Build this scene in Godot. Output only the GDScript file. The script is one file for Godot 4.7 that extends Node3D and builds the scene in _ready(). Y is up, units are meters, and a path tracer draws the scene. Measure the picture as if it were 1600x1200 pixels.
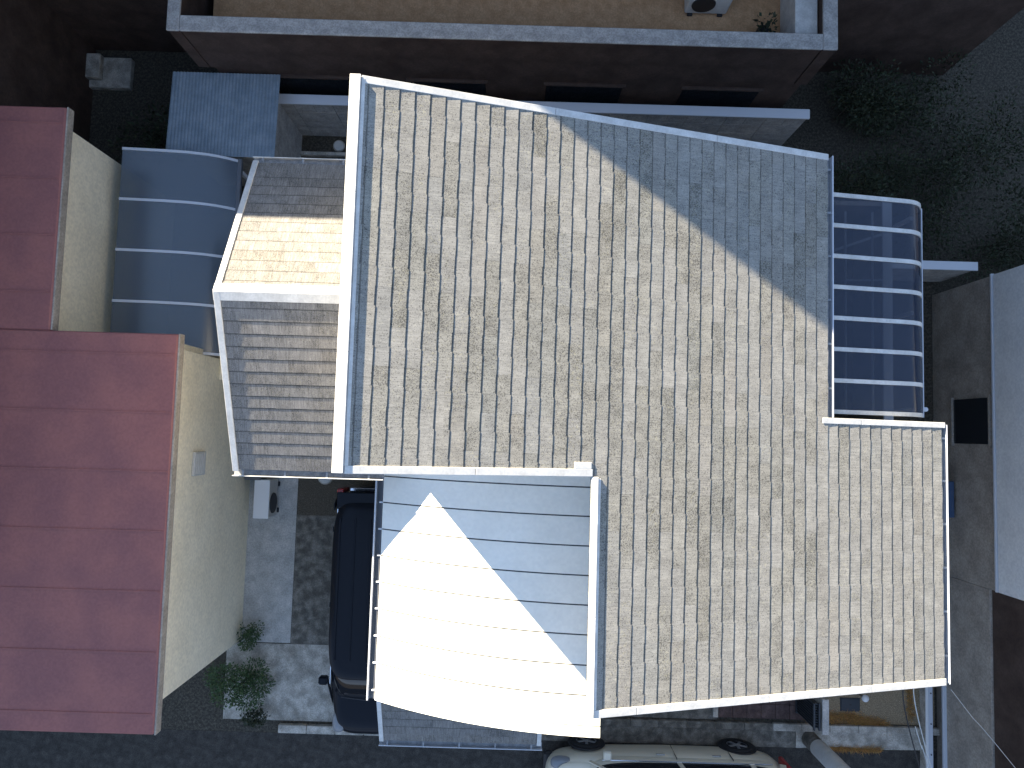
extends Node3D

const SUN_DIR := Vector3(0.644, -0.342, 0.685)
const EXPOSURE := 5.4
const HR := 7.55
const EXPO := 0.182

var rng := RandomNumberGenerator.new()
var M := {}
var used := {}

# ------------------------------------------------------------------ small helpers
func numbered(called: String) -> String:
	if not used.has(called):
		used[called] = 0
		return called
	used[called] += 1
	return "%s_%03d" % [called, used[called]]

func tag(o: Node, label: String, category: String, group := "") -> Node:
	o.set_meta("label", label)
	o.set_meta("category", category)
	if group != "":
		o.set_meta("group", group)
	return o

func thing(called: String, label: String, category: String, at := Vector3.ZERO, turn := 0.0, group := "") -> Node3D:
	var o := Node3D.new()
	o.name = numbered(called)
	add_child(o)
	o.position = at
	o.rotation.y = turn
	tag(o, label, category, group)
	return o

func part(called: String, mesh: Mesh, m: Material, parent: Node, at := Vector3.ZERO) -> MeshInstance3D:
	var o := MeshInstance3D.new()
	o.mesh = mesh
	o.material_override = m
	o.name = called
	if parent == self:
		o.name = numbered(called)
	parent.add_child(o, true)
	o.position = at
	return o

func struct(called: String, mesh: Mesh, m: Material) -> MeshInstance3D:
	var o := part(called, mesh, m, self)
	o.set_meta("kind", "structure")
	return o

func stuff(o: Node) -> Node:
	o.set_meta("kind", "stuff")
	return o

func begin(smooth := false) -> SurfaceTool:
	var st := SurfaceTool.new()
	st.begin(Mesh.PRIMITIVE_TRIANGLES)
	st.set_smooth_group(0 if smooth else -1)
	return st

func done(st: SurfaceTool) -> ArrayMesh:
	st.generate_normals()
	return st.commit()

func tri(st: SurfaceTool, a: Vector3, b: Vector3, c: Vector3) -> void:
	st.add_vertex(a); st.add_vertex(b); st.add_vertex(c)

func quad(st: SurfaceTool, a: Vector3, b: Vector3, c: Vector3, d: Vector3) -> void:
	tri(st, a, b, c); tri(st, a, c, d)

# box between two corners with chamfered edges
func add_box(st: SurfaceTool, lo: Vector3, hi: Vector3, c := 0.004, xf := Transform3D()) -> void:
	var mid := (lo + hi) * 0.5
	var h := (hi - lo) * 0.5
	c = minf(c, minf(h.x, minf(h.y, h.z)) * 0.8)
	var pt := func(axis: int, s: Vector3) -> Vector3:
		var v := Vector3(s.x * (h.x - c), s.y * (h.y - c), s.z * (h.z - c))
		v[axis] = s[axis] * h[axis]
		return xf * (mid + v)
	for ax in 3:
		var b := (ax + 1) % 3
		var d := (ax + 2) % 3
		for s in [-1.0, 1.0]:
			var q := []
			for e in [[-1.0, -1.0], [1.0, -1.0], [1.0, 1.0], [-1.0, 1.0]]:
				var sg := Vector3.ZERO
				sg[ax] = s; sg[b] = e[0]; sg[d] = e[1]
				q.append(pt.call(ax, sg))
			if s > 0:
				quad(st, q[3], q[2], q[1], q[0])
			else:
				quad(st, q[0], q[1], q[2], q[3])
		for sb in [-1.0, 1.0]:
			for sd in [-1.0, 1.0]:
				var s0 := Vector3.ZERO
				s0[ax] = -1.0; s0[b] = sb; s0[d] = sd
				var s1 := s0
				s1[ax] = 1.0
				var q0: Vector3 = pt.call(b, s0)
				var q1: Vector3 = pt.call(b, s1)
				var q2: Vector3 = pt.call(d, s1)
				var q3: Vector3 = pt.call(d, s0)
				if sb * sd > 0:
					quad(st, q0, q1, q2, q3)
				else:
					quad(st, q3, q2, q1, q0)
	for sx in [-1.0, 1.0]:
		for sy in [-1.0, 1.0]:
			for sz in [-1.0, 1.0]:
				var s := Vector3(sx, sy, sz)
				var a: Vector3 = pt.call(0, s)
				var b2: Vector3 = pt.call(1, s)
				var c2: Vector3 = pt.call(2, s)
				if sx * sy * sz > 0:
					tri(st, a, c2, b2)
				else:
					tri(st, a, b2, c2)

func box(lo: Vector3, hi: Vector3, c := 0.004) -> ArrayMesh:
	var st := begin()
	add_box(st, lo, hi, c)
	return done(st)

# bar of rectangular section from a to b; up gives the height direction
func bar(a: Vector3, b: Vector3, w: float, h: float, up := Vector3.UP, c := 0.003) -> ArrayMesh:
	var st := begin()
	add_bar(st, a, b, w, h, up, c)
	return done(st)

func add_bar(st: SurfaceTool, a: Vector3, b: Vector3, w: float, h: float, up := Vector3.UP, c := 0.003) -> void:
	var f := (b - a).normalized()
	var r := f.cross(up).normalized()
	var u := r.cross(f)
	var xf := Transform3D(Basis(r, u, -f), (a + b) * 0.5)
	var l := a.distance_to(b) * 0.5
	add_box(st, Vector3(-w / 2, -h / 2, -l), Vector3(w / 2, h / 2, l), c, xf)

func tube(path: PackedVector3Array, r0: float, r1 := -1.0, sides := 10, caps := true) -> ArrayMesh:
	var st := begin(true)
	if r1 < 0.0:
		r1 = r0
	var rings := []
	var n := path.size()
	for i in n:
		var f := (path[mini(i + 1, n - 1)] - path[maxi(i - 1, 0)]).normalized()
		var up := Vector3.UP if absf(f.y) < 0.9 else Vector3.RIGHT
		var r := f.cross(up).normalized()
		var u := r.cross(f)
		var rad := lerpf(r0, r1, float(i) / maxf(1, n - 1))
		var ring := PackedVector3Array()
		for k in sides:
			var t := TAU * k / sides
			ring.append(path[i] + (r * cos(t) + u * sin(t)) * rad)
		rings.append(ring)
	for i in n - 1:
		for k in sides:
			var k2 := (k + 1) % sides
			quad(st, rings[i][k], rings[i][k2], rings[i + 1][k2], rings[i + 1][k])
	if caps:
		st.set_smooth_group(-1)
		for k in sides:
			var k2 := (k + 1) % sides
			tri(st, path[0], rings[0][k2], rings[0][k])
			tri(st, path[n - 1], rings[n - 1][k], rings[n - 1][k2])
	return done(st)

# planar polygon pushed along d
func prism(p: PackedVector3Array, d: Vector3) -> ArrayMesh:
	var st := begin()
	var n := Vector3.ZERO
	for i in p.size():
		n += p[i].cross(p[(i + 1) % p.size()])
	n = n.normalized()
	var ax := (p[1] - p[0]).normalized()
	var ay := n.cross(ax)
	var flat := PackedVector2Array()
	for q in p:
		flat.append(Vector2((q - p[0]).dot(ax), (q - p[0]).dot(ay)))
	var idx := Geometry2D.triangulate_polygon(flat)
	var away := d.dot(n) < 0.0
	for i in range(0, idx.size(), 3):
		var a := p[idx[i]]; var b := p[idx[i + 1]]; var c := p[idx[i + 2]]
		if (b - a).cross(c - a).dot(n) < 0.0:
			var t := b; b = c; c = t
		if away:
			tri(st, a, c, b); tri(st, a + d, b + d, c + d)
		else:
			tri(st, a, b, c); tri(st, a + d, c + d, b + d)
	for i in p.size():
		var a := p[i]; var b := p[(i + 1) % p.size()]
		if away:
			quad(st, a, b, b + d, a + d)
		else:
			quad(st, b, a, a + d, b + d)
	return done(st)

# upright wall between two ground points, its top may slope
func wall(p0: Vector2, p1: Vector2, inward: Vector2, thick: float, y0: float, t0: float, t1: float) -> ArrayMesh:
	return prism(PackedVector3Array([Vector3(p0.x, y0, p0.y), Vector3(p1.x, y0, p1.y), Vector3(p1.x, t1, p1.y), Vector3(p0.x, t0, p0.y)]), Vector3(inward.x, 0, inward.y) * thick)

# sheet lofted along z from a profile of points in x, y
func strip(profile: PackedVector2Array, z0: float, z1: float, thick: float) -> ArrayMesh:
	var st := begin(true)
	var n := profile.size()
	for i in n - 1:
		var a := profile[i]; var b := profile[i + 1]
		quad(st, Vector3(a.x, a.y, z0), Vector3(b.x, b.y, z0), Vector3(b.x, b.y, z1), Vector3(a.x, a.y, z1))
	st.set_smooth_group(1)
	for i in n - 1:
		var a := profile[i]; var b := profile[i + 1]
		var t := Vector3(0, thick, 0)
		quad(st, Vector3(a.x, a.y, z1) - t, Vector3(b.x, b.y, z1) - t, Vector3(b.x, b.y, z0) - t, Vector3(a.x, a.y, z0) - t)
	st.set_smooth_group(-1)
	for i in n - 1:
		var a := profile[i]; var b := profile[i + 1]
		var t := Vector3(0, thick, 0)
		quad(st, Vector3(a.x, a.y, z1), Vector3(b.x, b.y, z1), Vector3(b.x, b.y, z1) - t, Vector3(a.x, a.y, z1) - t)
		quad(st, Vector3(b.x, b.y, z0), Vector3(a.x, a.y, z0), Vector3(a.x, a.y, z0) - t, Vector3(b.x, b.y, z0) - t)
	for i in [0, n - 1]:
		var a: Vector2 = profile[i]
		var t := Vector3(0, thick, 0)
		quad(st, Vector3(a.x, a.y, z0), Vector3(a.x, a.y, z1), Vector3(a.x, a.y, z1) - t, Vector3(a.x, a.y, z0) - t)
	return done(st)

# disc with a chamfered rim
func disc(r: float, h: float, sides := 24) -> ArrayMesh:
	var c := CylinderMesh.new()
	c.top_radius = r * 0.96; c.bottom_radius = r; c.height = h; c.radial_segments = sides; c.rings = 1
	var a := ArrayMesh.new()
	a.add_surface_from_arrays(Mesh.PRIMITIVE_TRIANGLES, c.get_mesh_arrays())
	return a

# sheet on the ground with an uneven outline
func sheet(p: PackedVector2Array, y: float, thick := 0.02) -> ArrayMesh:
	var q := PackedVector3Array()
	for v in p:
		q.append(Vector3(v.x, y, v.y))
	return prism(q, Vector3(0, -thick, 0))

func rect(x0: float, z0: float, x1: float, z1: float) -> PackedVector2Array:
	return PackedVector2Array([Vector2(x0, z0), Vector2(x1, z0), Vector2(x1, z1), Vector2(x0, z1)])

# ------------------------------------------------------------------ materials
func lin(r: float, g: float, b: float, a := 1.0) -> Color:
	var c := Color(r, g, b).linear_to_srgb()
	c.a = a
	return c

func noise(kind: int, freq: float, octaves: int, sd: int) -> FastNoiseLite:
	var n := FastNoiseLite.new()
	n.noise_type = kind
	n.frequency = freq
	n.fractal_octaves = octaves
	n.fractal_type = FastNoiseLite.FRACTAL_FBM if octaves > 1 else FastNoiseLite.FRACTAL_NONE
	n.seed = sd
	return n

# mottled texture: two tones mixed by coarse noise, fine grain on top
func mottle(a: Color, b: Color, coarse: float, fine: float, grain: float, sd: int, size := 512, contrast := 1.0) -> ImageTexture:
	var c1 := noise(FastNoiseLite.TYPE_SIMPLEX_SMOOTH, coarse, 4, sd).get_seamless_image(size, size)
	var c2 := noise(FastNoiseLite.TYPE_VALUE, fine, 2, sd + 7).get_seamless_image(size, size)
	c1.convert(Image.FORMAT_L8); c2.convert(Image.FORMAT_L8)
	var d1 := c1.get_data(); var d2 := c2.get_data()
	var o := PackedByteArray()
	o.resize(size * size * 3)
	for i in size * size:
		var t := clampf((d1[i] / 255.0 - 0.5) * contrast + 0.5, 0.0, 1.0)
		var g := 1.0 + (d2[i] / 255.0 - 0.5) * grain
		o[i * 3] = clampi(int(lerpf(a.r, b.r, t) * g * 255.0), 0, 255)
		o[i * 3 + 1] = clampi(int(lerpf(a.g, b.g, t) * g * 255.0), 0, 255)
		o[i * 3 + 2] = clampi(int(lerpf(a.b, b.b, t) * g * 255.0), 0, 255)
	return ImageTexture.create_from_image(Image.create_from_data(size, size, false, Image.FORMAT_RGB8, o))

func mottled(called: String, a: Color, b: Color, metres: float, rough: float, coarse := 0.012, fine := 0.25, grain := 0.25, contrast := 1.4, size := 512) -> StandardMaterial3D:
	var m := StandardMaterial3D.new()
	m.resource_name = called
	m.albedo_texture = mottle(a, b, coarse, fine, grain, hash(called) % 1000, size, contrast)
	m.uv1_triplanar = true
	m.uv1_world_triplanar = true
	m.uv1_scale = Vector3.ONE / metres
	m.roughness = rough
	m.metallic_specular = 0.35
	M[called] = m
	return m

func plainmat(called: String, c: Color, rough: float, metal := 0.0) -> StandardMaterial3D:
	var m := StandardMaterial3D.new()
	m.resource_name = called
	m.albedo_color = c
	m.roughness = rough
	m.metallic = metal
	M[called] = m
	return m

func slate_texture(called: String, sd: int, size: int, base: Vector3, lichen: float, streaky: float, floor_wet: float) -> ImageTexture:
	var a := noise(FastNoiseLite.TYPE_VALUE, 0.45, 2, sd).get_image(size / 12, size)
	a.resize(size, size, Image.INTERPOLATE_BILINEAR)
	var b := noise(FastNoiseLite.TYPE_VALUE, 0.62, 1, sd + 1).get_image(size, size)
	var c := noise(FastNoiseLite.TYPE_SIMPLEX_SMOOTH, 0.011, 3, sd + 2).get_image(size, size)
	var d := noise(FastNoiseLite.TYPE_SIMPLEX_SMOOTH, 0.0022, 2, sd + 3).get_image(size, size)
	var e := noise(FastNoiseLite.TYPE_VALUE, 0.3, 1, sd + 4).get_image(size, size)
	for im in [a, b, c, d, e]:
		im.convert(Image.FORMAT_L8)
	var da := a.get_data(); var db := b.get_data(); var dc := c.get_data(); var dd := d.get_data(); var de := e.get_data()
	var o := PackedByteArray()
	o.resize(size * size * 3)
	var n := size * size
	for i in n:
		var big := dd[i] / 255.0 - 0.5
		var mid := dc[i] / 255.0 - 0.5
		var l := 1.0 + streaky * (da[i] / 255.0 - 0.5) - 0.05 * big - 0.12 * mid
		var wet := floor_wet + lichen * (mid * 0.5 + big * 0.45)
		var w := db[i] / 255.0
		var y := 0.0
		if w < wet:
			l *= 1.0 - minf(0.34, (wet - w) * 2.2)
		if de[i] > 196:
			l *= 1.07
			y = 0.05 * (0.5 + big)
		o[i * 3] = clampi(int(base.x * l * 255.0), 0, 255)
		o[i * 3 + 1] = clampi(int(base.y * l * (1.0 - y * 0.2) * 255.0), 0, 255)
		o[i * 3 + 2] = clampi(int(base.z * l * (1.0 - y * 1.6) * 255.0), 0, 255)
	return ImageTexture.create_from_image(Image.create_from_data(size, size, false, Image.FORMAT_RGB8, o))

func make_materials() -> void:
	for v in [["slate", 11, Vector3(0.562, 0.550, 0.519), 0.25, 0.20, 0.30], ["slate_speckled", 31, Vector3(0.548, 0.535, 0.498), 0.45, 0.20, 0.40], ["old_slate", 71, Vector3(0.495, 0.482, 0.462), 0.35, 0.34, 0.30]]:
		var g := StandardMaterial3D.new()
		g.resource_name = v[0]
		g.albedo_texture = slate_texture(v[0], v[1], 1024, v[2], v[3], v[4], v[5])
		g.vertex_color_use_as_albedo = true
		g.roughness = 0.85
		g.metallic_specular = 0.3
		M[v[0]] = g
	mottled("white_metal", lin(0.50, 0.49, 0.455), lin(0.65, 0.64, 0.60), 1.3, 0.45, 0.02, 0.3, 0.12, 1.4, 256)
	mottled("canopy_white", lin(0.84, 0.81, 0.71), lin(0.92, 0.89, 0.79), 3.0, 0.35, 0.01, 0.3, 0.05, 1.2, 256)
	plainmat("joint_grey", lin(0.045, 0.047, 0.048), 0.6)
	plainmat("underlay", lin(0.02, 0.02, 0.024), 0.9)
	mottled("gutter_metal", lin(0.22, 0.23, 0.24), lin(0.33, 0.34, 0.35), 0.8, 0.5, 0.02, 0.3, 0.2, 1.2, 256)
	mottled("siding_white", lin(0.58, 0.57, 0.54), lin(0.68, 0.67, 0.64), 2.5, 0.7, 0.012, 0.3, 0.1, 1.0, 256)
	mottled("cream_wall", lin(0.84, 0.74, 0.54), lin(0.92, 0.82, 0.61), 3.0, 0.8, 0.01, 0.35, 0.12, 1.2, 256)
	mottled("asphalt", lin(0.034, 0.031, 0.027), lin(0.066, 0.060, 0.052), 1.3, 0.9, 0.01, 0.45, 0.9, 1.3)
	mottled("gravel_soil", lin(0.060, 0.050, 0.036), lin(0.14, 0.12, 0.092), 0.8, 0.95, 0.06, 0.4, 1.3, 1.8)
	mottled("pebble_soil", lin(0.14, 0.105, 0.062), lin(0.36, 0.285, 0.19), 0.55, 0.95, 0.09, 0.45, 1.5, 2.2)
	mottled("dark_ground", lin(0.040, 0.035, 0.027), lin(0.092, 0.082, 0.064), 1.1, 0.95, 0.03, 0.4, 1.0, 1.5)
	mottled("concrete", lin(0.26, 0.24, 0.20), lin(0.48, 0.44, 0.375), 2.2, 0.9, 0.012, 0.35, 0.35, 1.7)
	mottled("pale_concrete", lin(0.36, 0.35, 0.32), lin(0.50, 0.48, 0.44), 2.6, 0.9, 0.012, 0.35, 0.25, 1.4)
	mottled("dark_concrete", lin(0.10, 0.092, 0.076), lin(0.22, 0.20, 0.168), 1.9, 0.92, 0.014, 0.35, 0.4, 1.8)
	mottled("red_tile", lin(0.07, 0.045, 0.04), lin(0.12, 0.08, 0.07), 0.9, 0.8, 0.02, 0.35, 0.4, 1.5, 256)
	mottled("block_wall", lin(0.30, 0.29, 0.27), lin(0.44, 0.42, 0.39), 1.6, 0.9, 0.02, 0.35, 0.3, 1.4, 256)
	mottled("maroon_roof", lin(0.26, 0.105, 0.095), lin(0.32, 0.125, 0.105), 4.5, 0.6, 0.008, 0.3, 0.1, 1.5)
	mottled("brown_siding", lin(0.055, 0.036, 0.028), lin(0.085, 0.058, 0.046), 2.0, 0.75, 0.012, 0.3, 0.2, 1.4, 256)
	mottled("tan_floor", lin(0.42, 0.24, 0.12), lin(0.52, 0.31, 0.165), 1.5, 0.8, 0.02, 0.3, 0.2, 1.4, 256)
	mottled("grey_siding", lin(0.70, 0.69, 0.66), lin(0.80, 0.79, 0.75), 2.5, 0.7, 0.012, 0.3, 0.1, 1.2, 256)
	mottled("taupe_base", lin(0.27, 0.235, 0.195), lin(0.37, 0.325, 0.27), 2.2, 0.85, 0.014, 0.35, 0.25, 1.5, 256)
	mottled("pole_concrete", lin(0.50, 0.49, 0.45), lin(0.60, 0.59, 0.55), 0.9, 0.85, 0.02, 0.35, 0.25, 1.4, 256)
	mottled("plastic_grey", lin(0.52, 0.51, 0.47), lin(0.60, 0.59, 0.55), 1.0, 0.6, 0.02, 0.3, 0.08, 1.0, 256)
	mottled("corrugated_blue", lin(0.17, 0.215, 0.25), lin(0.24, 0.29, 0.33), 1.4, 0.45, 0.015, 0.3, 0.12, 1.4, 256)
	var gl := plainmat("smoke_blue", lin(0.030, 0.042, 0.070, 0.55), 0.12)
	gl.metallic_specular = 0.35
	gl.transparency = BaseMaterial3D.TRANSPARENCY_ALPHA
	var g2 := plainmat("faded_blue", lin(0.11, 0.14, 0.17, 0.66), 0.2)
	g2.transparency = BaseMaterial3D.TRANSPARENCY_ALPHA
	plainmat("alu", lin(0.55, 0.57, 0.60), 0.4)
	plainmat("alu_dark", lin(0.10, 0.105, 0.115), 0.45)
	plainmat("navy_paint", lin(0.005, 0.007, 0.012), 0.32).metallic_specular = 0.3
	plainmat("pearl_paint", lin(0.66, 0.60, 0.46), 0.3).clearcoat_enabled = true
	plainmat("car_glass", lin(0.010, 0.011, 0.014), 0.05)
	plainmat("tyre", lin(0.014, 0.014, 0.015), 0.85)
	plainmat("rim", lin(0.45, 0.46, 0.48), 0.3, 0.7)
	plainmat("chrome", lin(0.75, 0.76, 0.78), 0.12, 1.0)
	plainmat("lamp_red", lin(0.30, 0.02, 0.02), 0.2)
	plainmat("lamp_clear", lin(0.20, 0.21, 0.22), 0.12)
	plainmat("black_plastic", lin(0.018, 0.018, 0.020), 0.5)
	plainmat("black_metal", lin(0.03, 0.036, 0.042), 0.5)
	plainmat("window_glass", lin(0.015, 0.018, 0.022), 0.06)
	plainmat("cable_black", lin(0.015, 0.015, 0.016), 0.6)
	plainmat("cable_grey", lin(0.45, 0.47, 0.45), 0.5)
	plainmat("white_plastic", lin(0.72, 0.72, 0.70), 0.5)
	plainmat("blue_plastic", lin(0.05, 0.09, 0.17), 0.5)
	plainmat("bark", lin(0.06, 0.045, 0.035), 0.9)
	for a in [["leaf_dark", 0.030, 0.040, 0.018], ["leaf_mid", 0.055, 0.095, 0.035], ["leaf_yellow", 0.16, 0.17, 0.045], ["dry_grass", 0.48, 0.27, 0.09]]:
		var m := plainmat(a[0], lin(a[1], a[2], a[3]), 0.7)
		m.vertex_color_use_as_albedo = true
		m.albedo_color = Color.WHITE
		m.set_meta("base", Color(a[1], a[2], a[3]))
		m.backlight_enabled = true
		m.backlight = lin(a[1] * 0.5, a[2] * 0.5, a[3] * 0.4)

# ------------------------------------------------------------------ roof shingles
# O: a point on the ridge line; U down the slope; V along the ridge; N out of the roof
func shingle(O: Vector3, U: Vector3, V: Vector3, N: Vector3, u0: float, u1: float, v0: float, v1: float, tone: Color, uvs: Vector2, uvo: Vector2, lift := 0.0068, jag := 0.010) -> ArrayMesh:
	var st := begin()
	st.set_color(tone)
	var n := maxi(2, int(round((v1 - v0) / 0.2275)))
	var dh := rng.randf_range(-0.0003, 0.0003)
	var P := func(u: float, v: float, h: float) -> Vector3:
		st.set_uv(Vector2(u, v) * uvs + uvo)
		return O + U * u + V * v + N * (h + dh)
	var head := u0 - 0.03
	var slope := lift / (u1 - u0)
	var hh := 0.0006 - slope * 0.03
	for i in n:
		var a := lerpf(v0, v1, float(i) / n)
		var b := lerpf(v0, v1, float(i + 1) / n)
		var ja: float = [0.0, 0.75, -0.15, 0.65][i % 4] * jag + rng.randf_range(-0.2, 0.2) * jag
		var jb: float = ja - jag * rng.randf_range(0.3, 0.6)
		if i == 0:
			ja = rng.randf_range(-0.15, 0.15) * jag
		if i == n - 1:
			jb = rng.randf_range(-0.15, 0.15) * jag
		var ua := u1 + ja
		var ub := u1 + jb
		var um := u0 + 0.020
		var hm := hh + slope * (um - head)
		st.set_color(tone * 0.55)  # shadow line under the lap above, painted into the vertex colour
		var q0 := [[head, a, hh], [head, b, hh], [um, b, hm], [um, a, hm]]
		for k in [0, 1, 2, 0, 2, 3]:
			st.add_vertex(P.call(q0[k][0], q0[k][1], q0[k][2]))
		st.set_color(tone)
		var q := [[um, a, hm], [um, b, hm], [ub, b, lift], [ua, a, lift]]
		for k in [0, 1, 2, 0, 2, 3]:
			st.add_vertex(P.call(q[k][0], q[k][1], q[k][2]))
		var w := [[ua, a, lift], [ub, b, lift], [ub, b, -0.002], [ua, a, -0.002]]
		for k in [0, 1, 2, 0, 2, 3]:
			st.add_vertex(P.call(w[k][0], w[k][1], w[k][2]))
	for sd in [v0, v1]:
		var q := [[head, sd, hh], [u1, sd, lift], [u1, sd, -0.003], [head, sd, -0.006]]
		var order := [0, 1, 2, 0, 2, 3] if sd == v0 else [0, 2, 1, 0, 3, 2]
		for k in order:
			st.add_vertex(P.call(q[k][0], q[k][1], q[k][2]))
	return done(st)

func shingle_row(parent: Node, called: String, m: Material, O: Vector3, U: Vector3, V: Vector3, N: Vector3, u0: float, u1: float, v0: float, v1: float, phase: float, uvs: Vector2, uvo: Vector2, spread := 0.065, lift := 0.0068, jag := 0.010) -> void:
	var cuts := [v0]
	var v := floorf((v0 - phase) / 0.91) * 0.91 + phase
	while v < v1 - 0.17:
		if v > v0 + 0.17:
			cuts.append(v)
		v += 0.91
	cuts.append(v1)
	for i in cuts.size() - 1:
		var t := 1.0 + rng.randf_range(-spread, spread)
		var w := rng.randf_range(-0.02, 0.02)
		var tone := Color(t * (1.0 + w), t, t * (1.0 - w))
		var mm := m
		if m == M.slate:
			# lichen has spread furthest over the middle of the slope
			var p := Vector2((u0 - 3.0) / 3.4, ((cuts[i] + cuts[i + 1]) * 0.5 + 0.6) / 3.6)
			if rng.randf() < 0.75 - 0.55 * p.length():
				mm = M.slate_speckled
		var off := uvo + Vector2(rng.randf(), rng.randf())
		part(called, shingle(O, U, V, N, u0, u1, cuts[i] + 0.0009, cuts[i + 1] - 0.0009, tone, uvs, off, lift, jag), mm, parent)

# ------------------------------------------------------------------ plants
func leaves(count: int, c: Vector3, r: Vector3, size: float, base: Color, spiky := 0.0) -> ArrayMesh:
	var st := begin()
	var lumps := []
	for i in 7:
		lumps.append(Vector3(rng.randf_range(-0.7, 0.7), rng.randf_range(-0.4, 0.8), rng.randf_range(-0.7, 0.7)))
	for i in count:
		var l: Vector3 = lumps[rng.randi() % lumps.size()]
		var d := Vector3(rng.randfn(0, 1), rng.randfn(0, 1), rng.randfn(0, 1)).normalized()
		var p := c + (l + d * rng.randf_range(0.25, 0.62)) * r
		if p.y < 0.03:
			continue
		var f := (d + Vector3(rng.randf_range(-0.6, 0.6), rng.randf_range(-0.3, 0.6) + spiky, rng.randf_range(-0.6, 0.6))).normalized()
		var s := f.cross(Vector3(rng.randf_range(-1, 1), 0.4, rng.randf_range(-1, 1))).normalized()
		var k := size * rng.randf_range(0.6, 1.3)
		var t := rng.randf_range(0.65, 1.4)
		st.set_color(Color(base.r * t * rng.randf_range(0.85, 1.2), base.g * t, base.b * t))
		var tip := p + f * k
		var mid := p + f * k * 0.5 + f.cross(s) * k * 0.08
		quad(st, p, mid + s * k * 0.28, tip, mid - s * k * 0.28)
	return done(st)

func shrub(label: String, at: Vector3, r: Vector3, leaf: String, count: int, size: float, group := "") -> void:
	var t := thing("shrub", label, "shrub", at, 0.0, group)
	var c := Vector3(0, r.y * 0.9, 0)
	stuff(part("foliage", leaves(count, c, r, size, M[leaf].get_meta("base")), M[leaf], t))
	part("stem", tube(PackedVector3Array([Vector3.ZERO, Vector3(0.02, r.y * 0.5, 0.01), Vector3(-0.01, r.y, 0.03)]), 0.03, 0.012, 7), M.bark, t)

func grass(called: String, label: String, pts: Array, count: int, spread: float, h: float, base: Color, m: Material) -> void:
	var st := begin()
	for i in count:
		var k := rng.randi() % (pts.size() - 1)
		var p: Vector2 = pts[k].lerp(pts[k + 1], rng.randf())
		p += Vector2(rng.randfn(0, spread), rng.randfn(0, spread * 0.8))
		var a := Vector3(p.x, 0.0, p.y)
		var d := Vector3(rng.randfn(0, 0.6), 0.8, rng.randfn(0, 0.6)) * h * rng.randf_range(0.4, 1.2)
		var s := Vector3(rng.randf_range(-1, 1), 0, rng.randf_range(-1, 1)).normalized() * 0.006
		var t := rng.randf_range(0.5, 1.5)
		st.set_color(Color(base.r * t, base.g * t * rng.randf_range(0.85, 1.2), base.b * t))
		tri(st, a - s, a + d, a + s)
	var o := part(called, done(st), m, self)
	stuff(o)
	tag(o, label, "grass")

# ------------------------------------------------------------------ vehicles (local +x is forward)
func outline(xr: float, xf: float, hw: float, rf: float, n := 40, taper := 0.06) -> PackedVector2Array:
	var o := PackedVector2Array()
	var mid := (xr + xf) * 0.5
	var hl := (xf - xr) * 0.5
	for i in n:
		var t := TAU * i / n
		var c := cos(t); var s := sin(t)
		var e := rf
		var x := signf(c) * pow(absf(c), 2.0 / e) * hl
		var z := signf(s) * pow(absf(s), 2.0 / e) * hw
		z *= 1.0 - taper * maxf(0.0, x / hl)
		o.append(Vector2(mid + x, z))
	return o

func band(st: SurfaceTool, a: PackedVector2Array, ya: float, b: PackedVector2Array, yb: float) -> void:
	var n := a.size()
	for i in n:
		var j := (i + 1) % n
		quad(st, Vector3(a[i].x, ya, a[i].y), Vector3(a[j].x, ya, a[j].y), Vector3(b[j].x, yb, b[j].y), Vector3(b[i].x, yb, b[i].y))

func lofted(rings: Array, closed_top := true) -> ArrayMesh:
	var st := begin(true)
	for i in rings.size() - 1:
		band(st, rings[i][0], rings[i][1], rings[i + 1][0], rings[i + 1][1])
	if closed_top:
		var o: PackedVector2Array = rings[-1][0]
		var c := Vector2.ZERO
		for v in o:
			c += v / o.size()
		var y: float = rings[-1][1]
		for i in o.size():
			var j := (i + 1) % o.size()
			tri(st, Vector3(o[i].x, y, o[i].y), Vector3(o[j].x, y, o[j].y), Vector3(c.x, y + 0.008, c.y))
	return done(st)

func wheel_mesh(r: float, w: float) -> ArrayMesh:
	var st := begin(true)
	var prof := [[r * 0.66, -w / 2], [r * 0.93, -w / 2], [r, -w * 0.38], [r, w * 0.38], [r * 0.93, w / 2], [r * 0.66, w / 2]]
	var n := 28
	for i in n:
		var a := TAU * i / n; var b := TAU * (i + 1) / n
		for k in prof.size() - 1:
			var p: Array = prof[k]; var q: Array = prof[k + 1]
			quad(st, Vector3(cos(a) * p[0], sin(a) * p[0], p[1]), Vector3(cos(b) * p[0], sin(b) * p[0], p[1]), Vector3(cos(b) * q[0], sin(b) * q[0], q[1]), Vector3(cos(a) * q[0], sin(a) * q[0], q[1]))
	return done(st)

func rim_mesh(r: float, z: float) -> ArrayMesh:
	var st := begin()
	for k in 5:
		var a := TAU * k / 5 + 0.3
		var d := Vector3(cos(a), sin(a), 0)
		add_bar(st, d * 0.02 + Vector3(0, 0, z), d * r * 0.64 + Vector3(0, 0, z * 0.92), 0.055, 0.02, Vector3(0, 0, 1), 0.004)
	var n := 24
	for i in n:
		var a := TAU * i / n; var b := TAU * (i + 1) / n
		var z0 := z * 0.95
		for pair in [[0.60, 0.68, z0, z0], [0.0, 0.16, z0, z0]]:
			quad(st, Vector3(cos(a) * r * pair[0], sin(a) * r * pair[0], pair[2]), Vector3(cos(b) * r * pair[0], sin(b) * r * pair[0], pair[2]), Vector3(cos(b) * r * pair[1], sin(b) * r * pair[1], pair[3]), Vector3(cos(a) * r * pair[1], sin(a) * r * pair[1], pair[3]))
	return done(st)

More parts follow.
